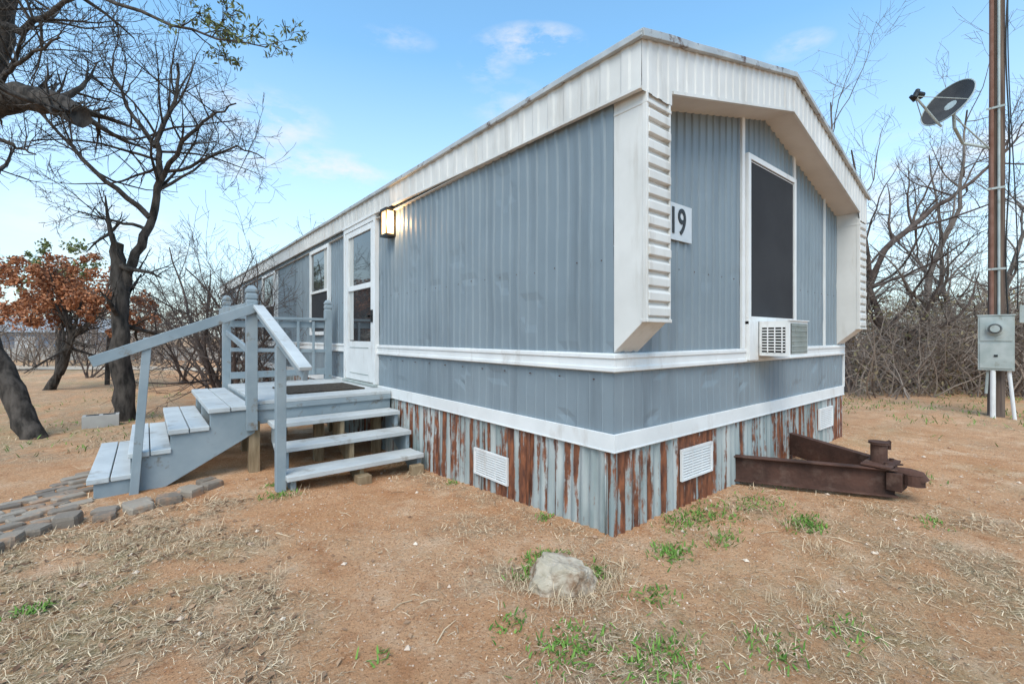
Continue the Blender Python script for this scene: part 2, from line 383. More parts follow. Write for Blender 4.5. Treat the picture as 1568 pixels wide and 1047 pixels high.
# ---------------------------------------------------------------- air conditioner
ac = MB()
ax0, ax1, ay, az0, az1 = 1.88, 2.28, -.285, 1.035, 1.325
ac.box(ax0, ax1, ay, -.051, az0, az1, 0)
ac.box(ax0-.003, ax0-.0005, ay+.03, -.075, az0+.03, az1-.045, 1)
for i in range(9): z = az0+.045+i*.024; ac.box(ax0-.009, ax0-.003, ay+.03, -.075, z, z+.009, 0)
for yy in (-.235, -.18, -.125): ac.box(ax0-.010, ax0-.003, yy, yy+.008, az0+.03, az1-.045, 0)
ac.box(ax0+.02, ax1-.02, ay-.003, ay-.0005, az0+.02, az1-.02, 1)
for i in range(15): x = ax0+.03+i*.024; ac.box(x, x+.006, ay-.008, ay-.003, az0+.02, az1-.02, 2)
for i in range(6): z = az0+.04+i*.042; ac.box(ax0+.02, ax1-.02, ay-.010, ay-.008, z, z+.005, 2)
ac.box(ax0-.006, ax1+.006, ay-.012, ay+.01, az1, az1+.008, 0); ac.box(ax0-.006, ax1+.006, ay-.012, ay+.01, az0-.008, az0, 0)
ac.obj('window_air_conditioner', [m_white, m_dark, m_galv], None, bevel=.002)

# ---------------------------------------------------------------- hitch
b = MB()
def channel(p, q, h=.20, fl=.055, side=1):
    p, q = V(p), V(q); d = (q-p).normalized(); n = d.cross(V((0, 0, 1))).normalized()*side
    b.beam(p, q, .012, h, 0)
    for s in (-1, 1): b.beam(p+n*fl/2+V((0, 0, s*(h/2-.006))), q+n*fl/2+V((0, 0, s*(h/2-.006))), fl, .012, 0)
channel((1.56, .06, .130), (2.13, -.90, .125), .205, .06, 1)
channel((2.74, .06, .155), (2.19, -.90, .14), .205, .06, -1)
b.box(2.0, 2.32, -.90, -.72, .235, .25, 0); b.box(2.07, 2.25, -.95, -.86, .07, .2, 0)
b.cyl((2.16, -.80, .10), (2.16, -.80, .385), .052, 20); b.cyl((2.16, -.80, .385), (2.16, -.80, .40), .064, 20)
b.cyl((2.16, -.80, .385), (2.27, -.84, .388), .012, 8); b.cyl((2.27, -.84, .388), (2.27, -.84, .33), .012, 8)
b.tube([V((2.16, -.90, .19)), V((2.16, -.98, .19)), V((2.16, -1.03, .18)), V((2.16, -1.05, .15))], [.042, .047, .05, .045], 14)
b.cyl((2.16, -1.0, .12), (2.16, -1.0, .20), .065, 18)
for x in (2.08, 2.24): b.cyl((x, -.86, .25), (x, -.86, .27), .015, 6)
b.obj('trailer_hitch', [m_rust], None, bevel=.003)

# ---------------------------------------------------------------- porch deck and steps
deck = empty('porch_deck'); DZ = .59
b = MB()
y = 3.10; k = 0
while y < 5.06:
    b.box(-1.36, -.03, y, min(y+.137, 5.08), DZ-.035+.002*nz(k*3.1), DZ+.002*nz(k*3.1), 0); y += .1425; k += 1
b.obj('deck_boards', [m_tread], deck, bevel=.004)
b = MB()
b.box(-1.35, -.03, 3.115, 3.15, .37, DZ-.037); b.box(-1.36, -1.32, 3.151, 5.05, .37, DZ-.037); b.box(-1.35, -.03, 5.03, 5.07, .37, DZ-.037)
b.box(-1.37, -.03, 3.092, 3.113, .50, DZ-.037)
def post(x, y, z0, z1, w=.09, m=0, lean=(0, 0)):
    h = w/2
    def ring(cx, cy, z, r): return [(cx-r, cy-r, z), (cx+r, cy-r, z), (cx+r, cy+r, z), (cx-r, cy+r, z)]
    lv = [(z0, h), (z1-.145, h), (z1-.138, h*.84), (z1-.128, h*.84), (z1-.121, h), (z1-.085, h), (z1-.078, h*.84), (z1-.068, h*.84), (z1-.061, h), (z1-.035, h), (z1, h*.45)]
    if w < .08: lv = [(z0, h), (z1, h)]
    vs = []
    for z, r in lv:
        f = (z-z0)/(z1-z0); vs += ring(x+lean[0]*f, y+lean[1]*f, z, r)
    fs = [(3, 2, 1, 0), tuple(len(vs)-4+i for i in range(4))]
    for i in range(len(lv)-1):
        for j in range(4): fs.append((i*4+j, i*4+(j+1) % 4, (i+1)*4+(j+1) % 4, (i+1)*4+j))
    b.add(vs, fs, m)
post(-1.41, 3.07, .33, 1.67); post(-1.37, 5.08, -.2, 1.72); post(-.14, 5.00, .3, 1.72)
post(-1.31, 2.38, -.12, 1.12, .075); post(-2.25, 3.03, -.12, 1.19, .06, 0, (.09, 0))
b.beam((-1.34, 5.0, 1.44), (-.17, 5.0, 1.44), .09, .035); b.beam((-1.34, 5.02, 1.36), (-.17, 5.02, 1.36), .035, .085)
b.beam((-1.34, 5.0, .70), (-.17, 5.0, .70), .035, .085)
b.beam((-1.34, 5.0, 1.03), (-.17, 5.0, .99), .03, .05)
for x in (-1.08, -.82, -.56, -.36): b.box(x, x+.035, 4.965, 4.982, .66, 1.41)
b.beam((-1.36, 3.03, 1.43), (-1.31, 1.62, .93), .035, .085)
b.beam((-1.365, 3.00, 1.475), (-1.315, 1.60, .975), .085, .028, 2)
b.beam((-1.37, 3.015, 1.47), (-2.50, 3.0, 1.00), .035, .085)
b.beam((-1.45, 4.95, 1.50), (-1.40, 3.15, 1.48), .035, .085)
b.beam((-1.37, 5.08, 1.25), (-1.41, 3.1, 1.05), .03, .06)
polyL = [(-1.38, .515), (-1.73, .515), (-1.73, .37), (-2.01, .37), (-2.01, .215), (-2.27, .215), (-2.27, .05), (-2.49, .05), (-2.49, -.13), (-2.16, -.13), (-1.38, .30)]
for yy in (3.075, 3.85, 4.52): b.prism(polyL, lambda u, w, t: (u, t, w), yy, yy+.038)
polyR = [(3.09, .36), (2.84, .36), (2.84, .19), (2.57, .19), (2.57, .01), (2.32, .01), (2.32, -.15), (2.48, -.15), (3.09, .20)]
for xx in (-1.24, -.67, -.10): b.prism(polyR, lambda u, w, t: (t, u, w), xx, xx+.038, 1 if xx == -.67 else 0)
b.obj('rails_and_frame', [m_wood, m_raw, m_tread], deck, bevel=.004)
b = MB()
for (xa, xb, z) in ((-1.745, -1.405, .56), (-2.025, -1.735, .41), (-2.285, -2.005, .255), (-2.53, -2.255, .09)):
    ye = 4.97 if z > .5 else 4.62; mid = (xa+xb)/2
    b.box(xa, mid-.004, 3.05, ye, z-.042, z); b.box(mid+.004, xb, 3.055, ye-.01, z-.040, z-.002)
for (ya, yb, z) in ((2.815, 3.085, .405), (2.545, 2.83, .235), (2.275, 2.56, .055)):
    mid = (ya+yb)/2
    b.box(-1.28, -.05, ya, mid-.004, z-.042, z); b.box(-1.275, -.055, mid+.004, yb, z-.040, z-.002)
b.obj('treads', [m_tread], deck, bevel=.005)
b = MB()
for x, y in ((-1.38, 3.13), (-1.3, 4.1), (-1.3, 4.95), (-.75, 3.3), (-.75, 4.9), (-.12, 3.3), (-.12, 4.9)): b.box(x-.045, x+.045, y-.045, y+.045, -.25, .40)
b.box(-1.2, -.1, 3.4, 3.44, .3, .42); b.box(-1.2, -.1, 4.2, 4.24, .3, .42)
b.box(-.72, -.60, 2.22, 2.34, -.15, -.04); b.box(-.2, -.08, 2.22, 2.3, -.15, -.04)
b.obj('support_posts', [m_raw], deck, bevel=.004)
b = MB(); b.box(-1.02, -.20, 3.42, 4.18, DZ+.002, DZ+.018); b.obj('door_mat', [m_mat], None, bevel=.006)

# ---------------------------------------------------------------- pavers, rock, block
def stone(mb, cx, cy, z, sx, sy, sz, rot, m=0):
    vs = []; n = 8
    base = [(-1, -.7), (-.85, -1), (.8, -1), (1, -.75), (1, .8), (.8, 1), (-.8, 1), (-1, .75)]
    jj = [(R.uniform(-.10, .10), R.uniform(-.12, .12)) for _ in range(n)]
    for zz, k in ((z-.06, 1.0), (z+sz*.7, 1.0), (z+sz, .92)):
        for i in range(n):
            u, w = (base[i][0]+jj[i][0])*k*sx/2, (base[i][1]+jj[i][1])*k*sy/2
            vs.append((cx+u*math.cos(rot)-w*math.sin(rot), cy+u*math.sin(rot)+w*math.cos(rot), zz+R.uniform(-.004, .004)*(k < 1)))
    fs = [tuple(2*n+i for i in range(n))]
    for l in range(2):
        for i in range(n): fs.append((l*n+i, l*n+(i+1) % n, (l+1)*n+(i+1) % n, (l+1)*n+i))
    mb.add(vs, fs, m)
def inpoly(x, y, P):
    c = False; j = len(P)-1
    for i in range(len(P)):
        if (P[i][1] > y) != (P[j][1] > y) and x < (P[j][0]-P[i][0])*(y-P[i][1])/(P[j][1]-P[i][1])+P[i][0]: c = not c
        j = i
    return c
PP = [(-2.58, 4.35), (-3.05, 3.1), (-3.9, 1.75), (-3.2, 1.75), (-2.80, 2.38), (-2.62, 2.72), (-2.54, 3.1)]
b = MB(); rot = math.radians(20)
for i in range(-30, 30):
    for j in range(-50, 50):
        u = i*.215+(.1 if j % 2 else 0); w = j*.105
        x = -2.9+u*math.cos(rot)-w*math.sin(rot); y = 3+u*math.sin(rot)+w*math.cos(rot)
        if inpoly(x, y, PP): stone(b, x+R.uniform(-.015, .015), y+R.uniform(-.012, .012), gz(x, y), R.uniform(.16, .20), R.uniform(.075, .095), R.uniform(.008, .030), rot+R.uniform(-.14, .14))
b.obj('paver_path', [m_paver])
b = MB()
EP = [(-3.25, 1.75), (-2.86, 2.26), (-2.68, 2.55), (-2.3, 2.53), (-1.95, 2.62), (-1.68, 2.86)]
for i in range(len(EP)-1):
    p, q = V((*EP[i], 0)), V((*EP[i+1], 0)); d = q-p; n = max(1, int(d.length/.15))
    for k in range(n):
        c = p+d*((k+.5)/n); ang = math.atan2(d.y, d.x)
        stone(b, c.x, c.y, gz(c.x, c.y), R.uniform(.12, .17), R.uniform(.10, .15), R.uniform(.04, .08), ang+R.uniform(-.3, .3))
        if i > 1 and R.random() < .9: stone(b, c.x+R.uniform(-.03, .03), c.y+.14, gz(c.x, c.y), R.uniform(.12, .18), .1, R.uniform(.025, .045), ang+R.uniform(-.35, .35))
b.obj('edging_stones', [m_paver])
bm = bmesh.new(); bmesh.ops.create_icosphere(bm, subdivisions=5, radius=1)
planes = [(V((.15, .1, 1)).normalized(), .52), (V((-.5, -.3, .8)).normalized(), .62), (V((-.2, -1, .45)).normalized(), .62), (V((-1, .2, .3)).normalized(), .75), (V((1, -.3, .5)).normalized(), .72)]
planes += [(V((R.uniform(-1, 1), R.uniform(-1, 1), R.uniform(-.2, .8))).normalized(), R.uniform(.68, .85)) for _ in range(8)]
for v in bm.verts:
    p = v.co.copy()
    for n, d in planes:
        e = p.dot(n)-d
        if e > 0: p -= n*e*.97
    p *= 1+.16*nz(p.x*2.2, p.y*2.2, p.z*2.2+5)+.08*nz(p.x*6, p.y*6, p.z*6)+.03*nz(p.x*16, p.y*16, p.z*16)
    v.co = V((p.x*.19, p.y*.15, p.z*.155))
me = bpy.data.meshes.new('rock'); bm.to_mesh(me); bm.free(); me.materials.append(m_rock)
rk_ = bpy.data.objects.new('rock', me); rk_.location = (-.60, -.17, .02); rk_.rotation_euler = (.05, .1, -.6); bpy.context.scene.collection.objects.link(rk_)
p = S(-6.0, 6.6)
b = MB(); g = gz(p.x, p.y)
b.box(p.x-.2, p.x+.2, p.y-.1, p.y+.1, g-.02, g+.17); b.box(p.x-.16, p.x-.02, p.y-.06, p.y+.06, g+.17, g+.172, 1); b.box(p.x+.02, p.x+.16, p.y-.06, p.y+.06, g+.17, g+.172, 1)
b.obj('concrete_block', [m_fence, m_dark], bevel=.005)

# ---------------------------------------------------------------- utility pole, meter, dish
pole = empty('utility_pole')
P0 = S(7.28, 6.8)
A = V((.7771, -.6293, 0)); Fw = V((.6293, .7771, 0)); U = V((0, 0, 1))
# the service equipment faces the yard
Fp = (A*1.07+Fw).normalized(); Ap = (A-Fw*1.07).normalized()
def PT(l, n, z): return P0+Ap*l+Fp*n+U*z
b = MB()
b.tube([PT(0.002*i, 0, -.1+i*.9) for i in range(10)], [.095-.002*i for i in range(10)], 14, 0, lump=.06)
b.obj('pole_shaft', [m_pole], pole, smooth=True)
b = MB()
b.tube([PT(-.045, -.105, z) for z in (1.4, 3, 5, 8)], [.026]*4, 10, 0)
b.tube([PT(.03, -.10, z) for z in (1.4, 3, 5, 8)], [.016]*4, 8, 1)
b.tube([PT(.12+.02*math.sin(z*2), -.05, z) for z in [1.2+.3*i for i in range(23)]], [.009]*23, 6, 2)
b.tube([PT(.17+.05*math.sin(z*.8), -.02, z) for z in [1.6+.3*i for i in range(22)]], [.007]*22, 6, 2)
b.tube([PT(.19, -.20, -.05), PT(.13, -.20, .72)], [.022, .022], 10, 3); b.tube([PT(-.03, -.22, -.05), PT(-.03, -.22, .72)], [.03, .03], 10, 3)
b.tube([PT(-.10, -.2, .35), PT(-.08, -.2, .72)], [.018, .018], 8, 1)
for z in (2.2, 3.4, 4.6): b.beam(PT(-.10, -.125, z), PT(.10, -.125, z), .01, .03, 1)
b.obj('conduits', [mat('conduit_rust', (.16, .075, .05), (.22, .12, .09), 6, .8), m_galv, m_black, m_white], pole)
b = MB()
def obox(l0, l1, n0, n1, z0, z1, m=0):
    vs = [tuple(PT(l, n, z)) for z in (z0, z1) for l, n in ((l0, n0), (l1, n0), (l1, n1), (l0, n1))]
    b.add(vs, [(0,3,2,1),(4,5,6,7),(0,1,5,4),(1,2,6,5),(2,3,7,6),(3,0,4,7)], m)
obox(-.185, .185, -.25, -.11, .70, 1.50); obox(-.195, .195, -.26, -.10, 1.50, 1.518)
obox(-.165, .165, -.262, -.251, .73, 1.10); obox(-.02, .02, -.272, -.262, .9, .93, 1)
obox(-.165, .165, -.260, -.251, 1.13, 1.48)
b.cyl(PT(-.01, -.25, 1.31), PT(-.01, -.30, 1.31), .09, 24, 0); b.cyl(PT(-.01, -.30, 1.31), PT(-.01, -.35, 1.31), .075, 24, 2, .065)
b.cyl(PT(-.01, -.351, 1.31), PT(-.01, -.353, 1.31), .05, 20, 0)
obox(.24, .44, .1, .2, 1.40, 1.66); obox(.30, .34, .12, .18, -.05, 1.40, 1)
b.obj('meter_box', [m_galv, m_black, m_glass], pole, bevel=.006)
b = MB(); DC = S(6.45, 6.7, 4.66)
dn = (A*-.74+Fw*-.16+U*.42).normalized()
dx = dn.cross(U).normalized(); dy = dx.cross(dn)
rings, seg = 7, 36; vs = [tuple(DC-dn*.075)]
for r in range(1, rings+1):
    q = r/rings
    for j in range(seg):
        t = 2*math.pi*j/seg; vs.append(tuple(DC+dx*(.33*q*math.cos(t))+dy*(.37*q*math.sin(t))+dn*(.075*(q*q-1))))
fs = [(0, 1+j, 1+(j+1) % seg) for j in range(seg)]
for r in range(rings-1):
    for j in range(seg): fs.append((1+r*seg+j, 1+r*seg+(j+1) % seg, 1+(r+1)*seg+(j+1) % seg, 1+(r+1)*seg+j))
b.add(vs, fs, 0)
rim = [DC+dx*(.33*math.cos(2*math.pi*j/36))+dy*(.37*math.sin(2*math.pi*j/36)) for j in range(37)]
b.tube(rim, [.009]*37, 6, 1, cap=False)
lnb = DC+dn*.54-dy*.22
foot = DC-dy*.37-dn*.02
b.tube([foot-dn*.06, foot, lnb-dy*.05], [.016]*3, 8, 1)
for s_ in (-1, 1): b.tube([DC+dx*.3*s_-dy*.12, lnb-dy*.05], [.006]*2, 6, 1)
b.tube([lnb-dy*.08, lnb+dy*.06], [.035, .03], 10, 2); b.tube([lnb+dn*.02, lnb-dn*.10+dy*.03], [.03, .05], 12, 2)
b.tube([lnb+dx*.08, lnb+dx*.07-dn*.09], [.025, .04], 10, 2)
bk = DC-dn*.10
b.tube([bk+dn*.03, bk-dn*.08], [.08, .05], 10, 1)
b.tube([bk-dn*.04, bk-dn*.06-U*.28, PT(-.35, -.10, 4.18), PT(-.05, -.08, 4.02)], [.022]*4, 10, 1)
b.tube([bk-dn*.06-U*.12, PT(-.04, -.08, 3.98)], [.010]*2, 8, 1)
b.beam(PT(-.09, -.10, 3.85), PT(-.09, -.10, 4.2), .05, .05, 1)
b.obj('satellite_dish', [m_dish, m_galv, m_black], None, smooth=False)

# ---------------------------------------------------------------- trees
def rdir(): return V((R.gauss(0, 1), R.gauss(0, 1), R.gauss(0, 1))).normalized()
NS = [9, 7, 5, 3, 3, 3]
def branch(mb, p, d, Ln, r, lvl, mx, cnt, jit=.22, up=.05, tips=None, m=0):
    n = max(3, int(Ln/.22)) if lvl < 3 else 4
    n = min(n, 12)
    pts = [p.copy()]; rad = [r]; d = d.normalized()
    for i in range(n):
        d = (d+rdir()*jit+U*up).normalized(); p = p+d*(Ln/n); pts.append(p.copy()); rad.append(max(.0028, r*(1-.78*(i+1)/n)))
    mb.tube(pts, rad, NS[lvl], m, cap=False)
    if tips is not None and lvl >= mx-1: tips.extend(pts[1:])
    if lvl < mx:
        for k in range(cnt[lvl]):
            t = R.uniform(.18, 1)*n; i = min(int(t), n-1); q = pts[i].lerp(pts[i+1], t-i)
            dd = (pts[i+1]-pts[i]).normalized()
            nd = (dd*R.uniform(.3, .9)+rdir()*.85+U*.12).normalized()
            branch(mb, q, nd, Ln*R.uniform(.38, .68)*(1-.25*t/n), max(.0035, rad[i]*R.uniform(.4, .65)), lvl+1, mx, cnt, jit, up, tips, m)
def limb(mb, pts, r0, r1, nch, chl, mx=4, lvl0=2, cnt=(0, 0, 6, 5, 3), n=10, jit=.24, tips=None, from_t=.3, up=.05, m=0, lump=.12):
    P = [V(p) for p in pts]; Q = []
    K = 4
    for i in range(len(P)-1):
        for k in range(K):
            q = P[i].lerp(P[i+1], k/K); q += rdir()*.025; Q.append(q)
    Q.append(P[-1]); n_ = len(Q)
    rr = [r0+(r1-r0)*i/(n_-1) for i in range(n_)]
    mb.tube(Q, rr, n, m, lump=lump)
    for k in range(nch):
        t = R.uniform(from_t, 1)*(n_-1); i = min(int(t), n_-2); q = Q[i].lerp(Q[i+1], t-i)
        dd = (Q[i+1]-Q[i]).normalized(); nd = (dd*.5+rdir()+U*.2).normalized()
        branch(mb, q, nd, chl*R.uniform(.6, 1.15), min(rr[i]*.55, .05), lvl0, mx, cnt, jit, up, tips, m)

b = MB()
limb(b, [S(-6.05, 7.1, -.3), S(-6.1, 7.1, .4), S(-6.12, 7.05, 1.2), S(-6.16, 7.1, 2.1), S(-6.2, 7.1, 2.65)], .15, .085, 5, .9, n=12, from_t=.55, lump=.25)
limb(b, [S(-6.14, 7.1, 1.9), S(-5.93, 7.15, 2.5), S(-5.75, 7.2, 3.1), S(-5.6, 7.2, 3.7), S(-5.66, 7.2, 4.3), S(-5.45, 7.3, 5.0), S(-5.4, 7.3, 5.6)], .075, .018, 16, 1.5, from_t=.4)
limb(b, [S(-5.62, 7.2, 3.6), S(-5.1, 7.0, 4.2), S(-4.6, 6.9, 4.55), S(-4.15, 6.8, 4.7)], .040, .010, 12, .9)
limb(b, [S(-5.62, 7.2, 3.75), S(-5.05, 7.3, 4.0), S(-4.5, 7.4, 4.3), S(-4.05, 7.4, 4.1)], .030, .008, 9, .8)
limb(b, [S(-5.75, 7.2, 3.1), S(-6.3, 7.0, 3.6), S(-6.9, 6.9, 4.3), S(-7.4, 6.8, 4.9)], .045, .012, 10, 1.2)
limb(b, [S(-5.66, 7.2, 4.2), S(-6.2, 7.3, 4.9), S(-6.5, 7.3, 5.6)], .040, .012, 10, 1.1)
limb(b, [S(-5.8, 7.2, 2.9), S(-6.5, 7.4, 3.1), S(-7.3, 7.6, 3.3)], .03, .01, 8, .9)
b.obj('mesquite_tree', [m_bark], smooth=True)
b = MB(); tips = []
limb(b, [S(-6.08, 5.8, -.25), S(-6.3, 5.8, .22), S(-6.6, 5.85, .75), S(-7.05, 5.9, 1.7), S(-7.1, 5.8, 3.0), S(-6.85, 5.8, 4.1), S(-6.55, 5.8, 5.0), S(-6.5, 5.8, 6.2)], .125, .125, 6, 1.6, n=14, from_t=.6, lump=.25)
limb(b, [S(-6.85, 5.75, 4.1), S(-6.4, 5.7, 4.18), S(-6.0, 5.6, 4.16), S(-5.6, 5.5, 4.05), S(-5.15, 5.4, 3.83)], .17, .12, 7, .9, n=14, from_t=.2, lump=.25)
limb(b, [S(-6.5, 5.8, 5.2), S(-6.0, 5.5, 4.9), S(-5.4, 5.3, 5.0), S(-4.6, 5.2, 5.3)], .05, .015, 12, 1.0)
limb(b, [S(-6.7, 5.8, 4.5), S(-6.3, 5.6, 4.45), S(-5.6, 5.2, 4.4), S(-5.0, 5.0, 4.5)], .035, .01, 10, .8)
limb(b, [S(-6.5, 5.8, 5.6), S(-5.2, 5.2, 5.35), S(-3.7, 4.9, 4.55), S(-2.55, 4.7, 4.2)], .035, .005, 7, .45, from_t=.7, tips=tips)
limb(b, [S(-6.9, 5.8, 3.9), S(-6.3, 5.7, 3.6), S(-5.9, 5.6, 3.45)], .03, .008, 6, .6)
for p in tips:
    if R.random() < .16:
        for _ in range(3):
            q = p+rdir()*.03; d = (rdir()-U*.5).normalized()*.07; w = d.cross(rdir()).normalized()*.011
            b.add([tuple(q), tuple(q+d*.5+w), tuple(q+d), tuple(q+d*.5-w)], [(0, 1, 2, 3)], 1)
b.obj('oak_tree', [m_bark, m_olive], smooth=True)
def shrub(name, l, n, h, stems=7, spread=.5, m=m_bark2, cnt=(0, 5, 5, 4, 3), r=.03):
    b = MB(); c = S(l, n); g = gz(c.x, c.y)
    for k in range(stems):
        d = (V((R.gauss(0, spread), R.gauss(0, spread), 1))).normalized()
        branch(b, V((c.x+R.uniform(-.15, .15), c.y+R.uniform(-.15, .15), g-.05)), d, h*R.uniform(.6, .95), r*R.uniform(.6, 1.2), 1, 4, cnt, .2, .04)
    return b.obj(name, [m], smooth=True)
m_shr = mat('shrub_bark', (.07, .050, .042), (.15, .112, .095), 5, .95)
shrub('bare_shrub', -5.7, 9.0, 3.7, 8, .42, m_shr, r=.038)
shrub('bare_shrub', -4.95, 8.3, 3.3, 8, .35, m_shr, r=.034)
shrub('bare_shrub', -6.9, 10.5, 3.3, 8, .4, m_shr, r=.03)
shrub('bare_shrub', -5.5, 10.5, 3.6, 7, .4, m_shr, r=.03)
shrub('bare_shrub', -7.9, 14, 3.2, 6, .5, m_bark2)
shrub('bare_shrub', -9.4, 13, 3.0, 7, .5, m_shr)
shrub('bare_shrub', -13.5, 14.5, 3.4, 7, .5, m_shr)
def leafy(name, base, top, crowns, nleaf, size, mleaf, rt=.12):
    b = MB(); tips = []
    limb(b, [base, base.lerp(top, .5)+rdir()*.1, top], rt, rt*.55, 10, 1.4, from_t=.5, tips=tips)
    for c, rx, rz, w in crowns:
        clumps = []
        for k in range(int(26*w)):
            d = rdir(); q = R.random()**.4
            clumps.append((c+V((d.x*rx*q, d.y*rx*q, d.z*rz*q)), R.uniform(.14, .42)*rx*.6))
        branch(b, top, (c-top).normalized(), (c-top).length, rt*.4, 2, 4, (0, 0, 8, 5, 3))
        for k in range(int(nleaf*w)):
            cc, rr = R.choice(clumps); q = cc+rdir()*(rr*R.random()**.5)
            d = rdir()*size*R.uniform(.6, 1.3); e = d.cross(rdir()).normalized()*size*.32
            b.add([tuple(q-d*.5), tuple(q+e), tuple(q+d*.5), tuple(q-e)], [(0, 1, 2, 3)], 1)
    return b.obj(name, [m_bark, mleaf])
leafy('red_oak_tree', S(-11.6, 11.2, -.3), S(-10.9, 11.2, 1.3), [(S(-11.9, 11.2, 2.35), 1.3, .9, 1.3), (S(-10.5, 11.0, 2.1), 1.25, .8, 1.3), (S(-11.2, 11.4, 2.8), 1.1, .6, .8), (S(-9.7, 11.3, 1.8), .85, .6, .8)], 2700, .085, m_oakleaf)
leafy('live_oak_tree', S(-20, 20, -.3), S(-20, 20, 3.2), [(S(-19.6, 20, 4.5), 1.6, 1.1, 1), (S(-22, 20.5, 4.0), 1.6, .9, 1)], 1200, .14, m_olive, .15)
leafy('red_oak_tree', S(-20, 16.5, -.3), S(-19.5, 16.5, 1.5), [(S(-19.3, 16, 2.6), 1.6, 1.0, 1), (S(-17.2, 16, 2.2), 1.2, .7, .6)], 2000, .11, m_oakleaf)
def baretree(name, l, n, h, m, lean=0, r=.09, nch=14, chl=2.2):
    b = MB(); c = S(l, n); g = gz(c.x, c.y)
    pts = [S(l, n, g-.1), S(l+lean*.25, n, h*.2), S(l+lean*.6, n+.2, h*.42), S(l+lean, n-.1, h*.65), S(l+lean*1.3, n, h)]
    limb(b, pts, r, .015, nch, chl, from_t=.2, up=.07)
    return b.obj(name, [m], smooth=True)
baretree('bare_tree', 8.7, 10.2, 5.4, m_shr, -.8, .10, 18)
baretree('bare_tree', 8.9, 10.0, 6.2, m_bark2, .9, .10, 18)
baretree('bare_tree', 9.6, 12.5, 7.6, m_bark2, -1.2, .12, 20, 2.6)
baretree('bare_tree', 12.4, 11.5, 6.2, m_bark2, .6, .10, 18)
baretree('bare_tree', 8.2, 12.0, 7.4, m_bark2, .2, .10, 14)
baretree('bare_tree', 11.5, 9.6, 5.6, m_shr, .2, .08, 14)
baretree('bare_tree', 13.5, 13.5, 6.6, m_bark2, -.8, .11, 18)
baretree('bare_tree', -16.5, 24, 4.5, m_shr, .4, .10, 12)
baretree('bare_tree', -24, 26, 5.0, m_shr, -.4, .10, 12)
b = MB()
limb(b, [S(7.9, 10.6, 1.2), S(8.5, 10.3, 3.2), S(9.2, 10.1, 3.9), S(10.2, 10, 4.6), S(11.2, 10, 5.6)], .08, .02, 16, 1.7, from_t=.3)
limb(b, [S(7.85, 10.6, -.1), S(7.9, 10.6, 1.2)], .1, .08, 0, 1)
b.obj('bare_tree', [m_shr], smooth=True)
b = MB()
for k in range(105):
    n = R.uniform(8.8, 16); l = R.uniform(.76*n, 1.28*n); c = S(l, n); g = gz(c.x, c.y)
    for s_ in range(R.randint(4, 7)):
        d = V((R.gauss(0, .5), R.gauss(0, .5), 1)).normalized()
        branch(b, V((c.x+R.uniform(-.4, .4), c.y+R.uniform(-.4, .4), g-.05)), d, R.uniform(1.0, 2.8), .016, 2, 4, (0, 0, 5, 3, 0), .26, .02)
for k in range(8000):
    n = R.uniform(8.8, 17); l = R.uniform(.75*n, 1.35*n); c = S(l, n)
    h = 2.0*R.random()**1.7*(0.6+.6*abs(nz(c.x*.6, c.y*.6, 8))*2)
    q = V((c.x, c.y, gz(c.x, c.y)+h)); d = (rdir()+U*.5).normalized()*R.uniform(.06, .3); e = d.cross(rdir()).normalized()*R.uniform(.004, .010)
    b.add([tuple(q-d), tuple(q+e), tuple(q+d), tuple(q-e)], [(0, 1, 2, 3)], 0)
for k in range(9000):
    n = R.uniform(9, 17); l = R.uniform(.75*n, 1.35*n); c = S(l, n)
    if nz(c.x*.5, c.y*.5, 3) < -.12: continue
    q = V((c.x, c.y, gz(c.x, c.y)+R.random()**1.5*2.1)); d = rdir()*.055; e = d.cross(rdir()).normalized()*.022
    b.add([tuple(q-d), tuple(q+e), tuple(q+d), tuple(q-e)], [(0, 1, 2, 3)], 1)
b.obj('brush_thicket', [m_twig, mat('brush_leaf', (.12, .11, .045), (.36, .28, .17), island=True, rough=.9)])
b = MB()
for k in range(46):
    n = R.uniform(17, 32); l = -n*R.uniform(.45, 1.25); c = S(l, n)
    for s_ in range(5):
        branch(b, V((c.x+R.uniform(-.3, .3), c.y+R.uniform(-.3, .3), -.25)), V((R.gauss(0, .4), R.gauss(0, .4), 1)), R.uniform(1.3, 3.4), .03, 2, 4, (0, 0, 6, 4, 0), .24, .02)
b.obj('distant_brush', [m_twig])
b = MB()
for k in range(30000):
    a = R.uniform(0, 2*math.pi); rr = R.uniform(46, 64); x, y = rr*math.cos(a), rr*math.sin(a)
    H = 4.3+2.0*nz(math.cos(a)*7, math.sin(a)*7)+1.2*nz(a*17, rr*.1)
    z = H*R.random()**.8; s_ = R.uniform(.12, .42); q = V((x, y, z-.3)); d = rdir()*s_; e = d.cross(rdir()).normalized()*s_*.4
    b.add([tuple(q-d), tuple(q+e), tuple(q+d), tuple(q-e)], [(0, 1, 2, 3)], 0)
b.obj('distant_treeline', [m_far])
for (x, y, h) in ((-9, 7.5, 6), (-12, 12, 7), (-10.5, 2, 6)):
    b = MB(); limb(b, [V((x, y, -.3)), V((x+.2, y, 1.5)), V((x-.2, y+.2, 3.2)), V((x, y, h))], .14, .03, 14, 2.2, mx=3, cnt=(0, 0, 6, 4, 0))
    b.obj('bare_tree', [m_bark], smooth=True)

